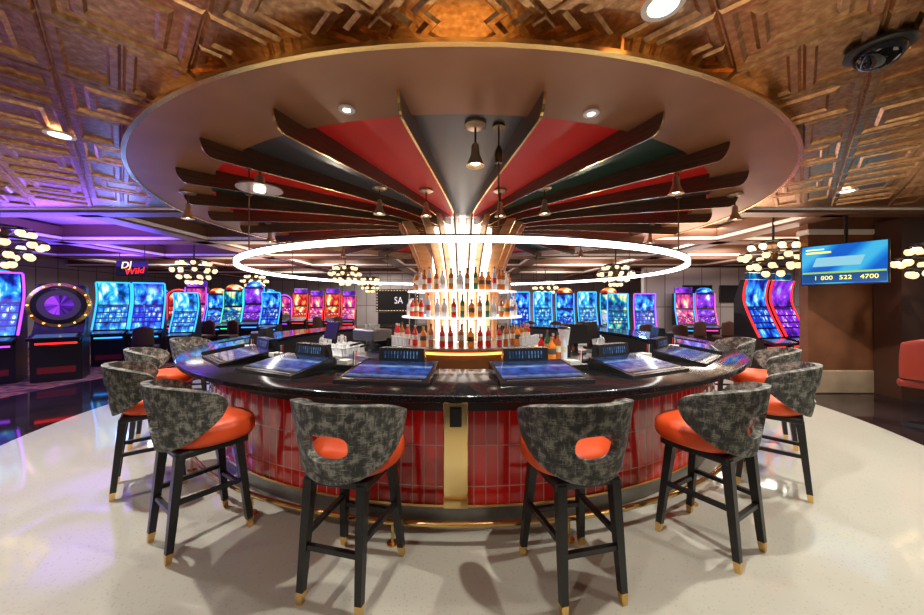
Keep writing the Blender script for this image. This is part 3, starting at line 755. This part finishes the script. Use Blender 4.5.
for x, z in ((8.9, 2.0), (10.3, 2.0)):
    t2 = thing('television', 'switched off black flat television on the grey panelled wall', 'television', (x, 12.86, z))
    box('frame', (1.1, .06, .65), (0, 0, 0), black_mat, t2, bev=.01)
    raw('screen', [(-.52, -.032, -.3), (.52, -.032, -.3), (.52, -.032, .3), (-.52, -.032, .3)], [(0, 1, 2, 3)], M('dark_screen', (.01, .01, .012), .1), t2)
sg = thing('neon_sign', 'square black sign with colourful neon lettering', 'sign', (-9.6, 9.9, 2.66), radians(15))
box('sign_board', (.74, .06, .44), (0, 0, 0), black_mat, sg, bev=.02)
text('sign_text', 'DJ', .26, YB, (-.14, -.04, .08), (pi / 2, -.15, 0), sg, .005, 1, .3)
text('sign_text', 'Wild', .24, NE['red'], (.06, -.042, -.09), (pi / 2, -.15, 0), sg, .005, 1, .3)
tube('hanger', [(-.3, 0, .2), (-.3, 0, .7)], .01, dark_grey, sg); tube('hanger', [(.3, 0, .2), (.3, 0, .7)], .01, dark_grey, sg)
ar = thing('marquee_sign', 'black marquee sign with white bulbs and pale lettering', 'sign', (-2.7, 14.2, 1.75))
box('sign_board', (1.8, .1, .95), (0, .05, 0), black_mat, ar, bev=.02)
for a in range(15):
    for zz in (-.42, .42): ball('bulb', .02, globe_mat, ar, (-.84 + a * .12, -.02, zz))
for a in range(1, 7):
    for xx in (-.84, .84): ball('bulb', .02, globe_mat, ar, (xx, -.02, -.42 + a * .12))
text('sign_text', 'SA', .4, M('dim_white_text', (.8, .8, .8), .5, emit=(.8, .85, .95), es=.6), (.05, -.01, 0), (pi / 2, 0, 0), ar, .003, .8)
box('stand', (1.6, .3, 1.27), (0, .1, -1.11), black_mat, ar, bev=.02)

# ------------------------------------------------------------ bar equipment
white_plastic = M('white_plastic', (.7, .7, .68), .4)
gl = M('clear_glass', (.9, .93, .95), .08, emit=(.6, .6, .6), es=.12)  # faint grey glow put into the glass, not a light source
def pos_t(loc, rz):
    p = thing('point_of_sale_terminal', 'black point of sale touchscreen terminal on the bar', 'cash register', loc, rz)
    box('base', (.22, .16, .03), (0, 0, .017), bar_black, p, bev=.008)
    beam('stand', (0, .02, .03), (0, .04, .2), .03, .03, bar_black, p)
    box('screen', (.36, .03, .27), (0, -.01, .28), bar_black, p, rot=(-.25, 0, 0), bev=.008)
def station(dg, label, h=.95):
    w = thing('under_bar_station', label, 'bar equipment', ringpos(2.2, dg), radians(dg), group='bartender stations')
    box('body', (1.0, .5, h - .13), (0, 0, .1 + (h - .13) / 2), dark_grey, w, bev=.015)
    box('worktop', (1.04, .54, .03), (0, 0, h - .015), steel, w, bev=.006)
    for sx in (-.25, .25):
        box('door', (.46, .02, h - .3), (sx, -.255, .5), steel, w, bev=.006)
        tube('handle', [(sx + .18, -.285, .45), (sx + .18, -.285, .65)], .008, steel, w)
    for sx in (-1, 1):
        for sy in (-1, 1): beam('leg', (sx * .42, sy * .2, .1), (sx * .42, sy * .2, 0), .02, .02, dark_grey, w)
    return w
for dg in (-70, -38, 38, 70): station(dg, 'stainless steel bartender work station with cooler doors')
def on_st(dg, dx, dy=0.):
    a = radians(dg); x0, y0, _ = ringpos(2.2, dg)
    return (x0 + dx * cos(a) - dy * sin(a), y0 + dx * sin(a) + dy * cos(a), .951)
pos_t(on_st(-70, .25), radians(-40)); pos_t(on_st(70, -.2), radians(40)); pos_t(on_st(38, .25), radians(20))
def glass_rack(loc, rz):
    g = thing('glass_rack', 'grey plastic rack filled with upturned bar glasses', 'glass rack', loc, rz, group='glass racks at the work stations')
    for zz in (.01, .11):
        tube('rack_rim', [(-.2, -.2, zz), (.2, -.2, zz), (.2, .2, zz), (-.2, .2, zz)], .009, white_plastic, g, closed=True)
    for sx in (-1, 1):
        for sy in (-1, 1): tube('rack_post', [(sx * .2, sy * .2, .01), (sx * .2, sy * .2, .11)], .009, white_plastic, g)
    box('rack_base', (.4, .4, .012), (0, 0, .008), white_plastic, g)
    for i in range(4):
        for j in range(4):
            lathe('glass', [(.036, .015), (.038, .015), (.03, .15), (0, .15)], 10, gl, g, loc=(-.14 + i * .093, -.14 + j * .093, 0), closedprof=False)
glass_rack(on_st(-38, -.27), radians(-38)); glass_rack(on_st(70, .28), radians(70)); glass_rack(on_st(-70, -.28), radians(-70))
def espresso(loc, rz):
    e = thing('espresso_machine', 'chrome and black espresso machine on the work station', 'coffee machine', loc, rz)
    box('body', (.42, .30, .14), (0, .03, .30), steel, e, bev=.02); box('drip_tray', (.42, .36, .05), (0, 0, .028), steel, e, bev=.01)
    box('back_panel', (.42, .08, .22), (0, .13, .15), bar_black, e)
    for sx in (-.1, .1):
        lathe('brew_group', [(0, .23), (.035, .23), (.035, .18), (0, .18)], 14, steel, e, loc=(sx, -.05, 0), closedprof=False)
        tube('portafilter', [(sx, -.06, .19), (sx, -.22, .175)], .013, black_mat, e)
    for sx in (-.1, 0, .1): lathe('cup', [(0, .372), (.025, .372), (.034, .43), (.03, .43), (0, .38)], 12, white_plastic, e, loc=(sx, .03, 0), closedprof=False)
espresso(on_st(-38, .24), radians(-38))
def blender_(loc):
    b = thing('bar_blender', 'bar blender with clear jug and black base', 'blender', loc)
    lathe('motor_base', [(0, 0), (.09, 0), (.085, .08), (.06, .15), (0, .15)], 18, bar_black, b, closedprof=False)
    lathe('jug', [(.05, .15), (.08, .36), (.075, .36), (.045, .16), (0, .16)], 18, gl, b, closedprof=False)
    lathe('lid', [(0, .39), (.05, .39), (.082, .375), (.082, .36), (0, .36)], 18, black_mat, b, closedprof=False)
blender_(on_st(38, -.02))
for i in range(6):
    o = btl[[4, 1, 0, 6, 2, 6][i]].copy(); COL.objects.link(o); o.location = on_st(38, -.44 + (i % 3) * .12, -.12 + .16 * (i // 3))
    tag(o, 'glass bottle with pourer standing on the bartender work station', 'bottle', 'bottles on the work stations')
for i in range(16):
    dg = (-62 + i * 3.4 if i < 8 else 42 + (i - 8) * 3.4)
    g = lathe('drinking_glass', [(0, 0), (.03, 0), (.038, .13), (.034, .13), (.027, .01), (0, .01)], 14, gl, closedprof=False) if i == 0 else g0.copy()
    if i == 0: g0 = g
    else: COL.objects.link(g)
    g.location = ringpos(1.36, dg, 1.001); tag(g, 'clear tumbler glass on the back bar', 'drinking glass', 'tumblers on the back bar')
# napkin caddies on the inner edge of the counter
for i, dg in enumerate((-18, 18, -35, 35, -51, 52)):
    p = thing('napkin_caddy', 'small black napkin and straw caddy on the bar top', 'napkin holder', ringpos(3.3, dg, 1.051), radians(dg), group='napkin caddies on the bar top')
    box('tray', (.2, .12, .05), (0, 0, .026), bar_black, p, bev=.006); box('napkins', (.11, .10, .04), (-.035, 0, .068), white_plastic, p, bev=.004)
    for q in range(3): tube('straw', [(.06, -.02 + q * .02, .05), (.065, -.02 + q * .02, .17)], .004, [black_mat, white_plastic, red_panel][q], p)

# ------------------------------------------------------------ lights
def light(kind, loc, energy, color=(1, .86, .7), size=.1, rot=(0, 0, 0), spot=120, blend=.6):
    d = bpy.data.lights.new('lamp', kind); d.energy = energy; d.color = color
    if kind == 'AREA': d.size = size
    elif kind == 'SPOT': d.spot_size = radians(spot); d.spot_blend = blend; d.shadow_soft_size = size
    else: d.shadow_soft_size = size
    o = bpy.data.objects.new('lamp', d); COL.objects.link(o); o.location = loc; o.rotation_euler = rot; return o
WARM = (1, .95, .84)
for x, y, e in ((-3.55, 3.0, 290), (5.1, 4.5, 290), (1.0, 1.72, 170), (-5.6, 1.0, 150), (4.2, .2, 150), (-1.5, -.5, 120), (3.4, 2.6, 240), (-5.3, 5.0, 150)):
    light('SPOT', (x, y, ZC - .06), e, WARM, .03, spot=116, blend=.3)
for dg, r in [(1.8, 3.45), (-37, 3.45), (38.5, 3.5), (-61, 3.95), (62, 3.95), (-90, 3.5), (92, 3.5)]:
    l = ringpos(r, dg, 2.68); light('SPOT', l, 40, WARM, .03, spot=110)
light('POINT', (-2.2, CY - .3, 2.2), 26, (1, .84, .68), .04)  # pair of fill points added inside the bar, no fixture hangs here
light('POINT', (2.2, CY - .3, 2.2), 26, (1, .84, .68), .04)
light('SPOT', ringpos(2.4, -50, 2.9), 60, (1, .88, .7), .04, spot=90); light('SPOT', ringpos(2.4, 50, 2.9), 60, (1, .88, .7), .04, spot=90); light('SPOT', ringpos(2.4, 180, 2.9), 70, (1, .88, .7), .04, spot=110)
# added fill without fixtures, brightens the tin ceiling from below
for x, y in ((-5.5, 2.2), (5.5, 2.2), (0, .2), (-3.5, 0), (3.5, 0)):
    light('AREA', (x, y, 1.9), 12, (1, .86, .66), 1.2, rot=(pi, 0, 0))
# fill lights added for the casino floor ambience, no fixtures
for x, y in ((-12, 7.0), (-8.0, 7.0), (-10, 9.6)):
    light('AREA', (x, y, 2.7), 200, (.16, .07, 1), 2, rot=(pi, 0, 0))
light('POINT', (-7.6, 5.0, 2.6), 60, (.25, .12, 1), .1)
light('AREA', (-10, 4.5, 2.9), 200, (.2, .18, 1), 2.5)
light('AREA', (-8.5, 4.0, 2.3), 70, (.22, .12, 1), 2.0, rot=(pi, 0, 0))
for x, y in ((-11, 12.4), (-5, 12.5), (-8, 15.5), (0, 12.4), (5, 12.4), (4.5, 15.5), (8, 9.8), (11, 10), (-4.5, 18), (0, 18), (6.0, 8.6)):
    light('AREA', (x, y, 3.4), 120, (1, .88, .76), 1.5)
for x, y in ((-5.5, 10), (5.0, 7), (8, 11), (0, 15.4), (-8, 12.4), (4.5, 12.4), (8.0, 7.5)):
    light('AREA', (x, y, 2.6), 60, (1, .74, .56), 2, rot=(pi, 0, 0))
light('POINT', (-8.3, 8.3, 1.6), 40, (.15, .25, 1), .1); light('POINT', (5.0, 9.4, 1.5), 18, (.2, .5, 1), .1)
light('SPOT', (6.9, 5.0, 3.1), 90, WARM, .05, spot=100)
w = bpy.data.worlds.new('World'); scene.world = w; w.use_nodes = True
w.node_tree.nodes['Background'].inputs[0].default_value = (1, .95, .9, 1); w.node_tree.nodes['Background'].inputs[1].default_value = .17

# ------------------------------------------------------------ camera
cam = bpy.data.cameras.new('camera'); co = bpy.data.objects.new('camera', cam); COL.objects.link(co)
co.location = (0, 0, 1.65); co.rotation_euler = (pi / 2, 0, 0); cam.sensor_width = 36; cam.lens = 340 / 924 * 36
cam.shift_y = -4.5 / 924; cam.clip_start = .05
scene.camera = co
scene.view_settings.view_transform = 'Standard'
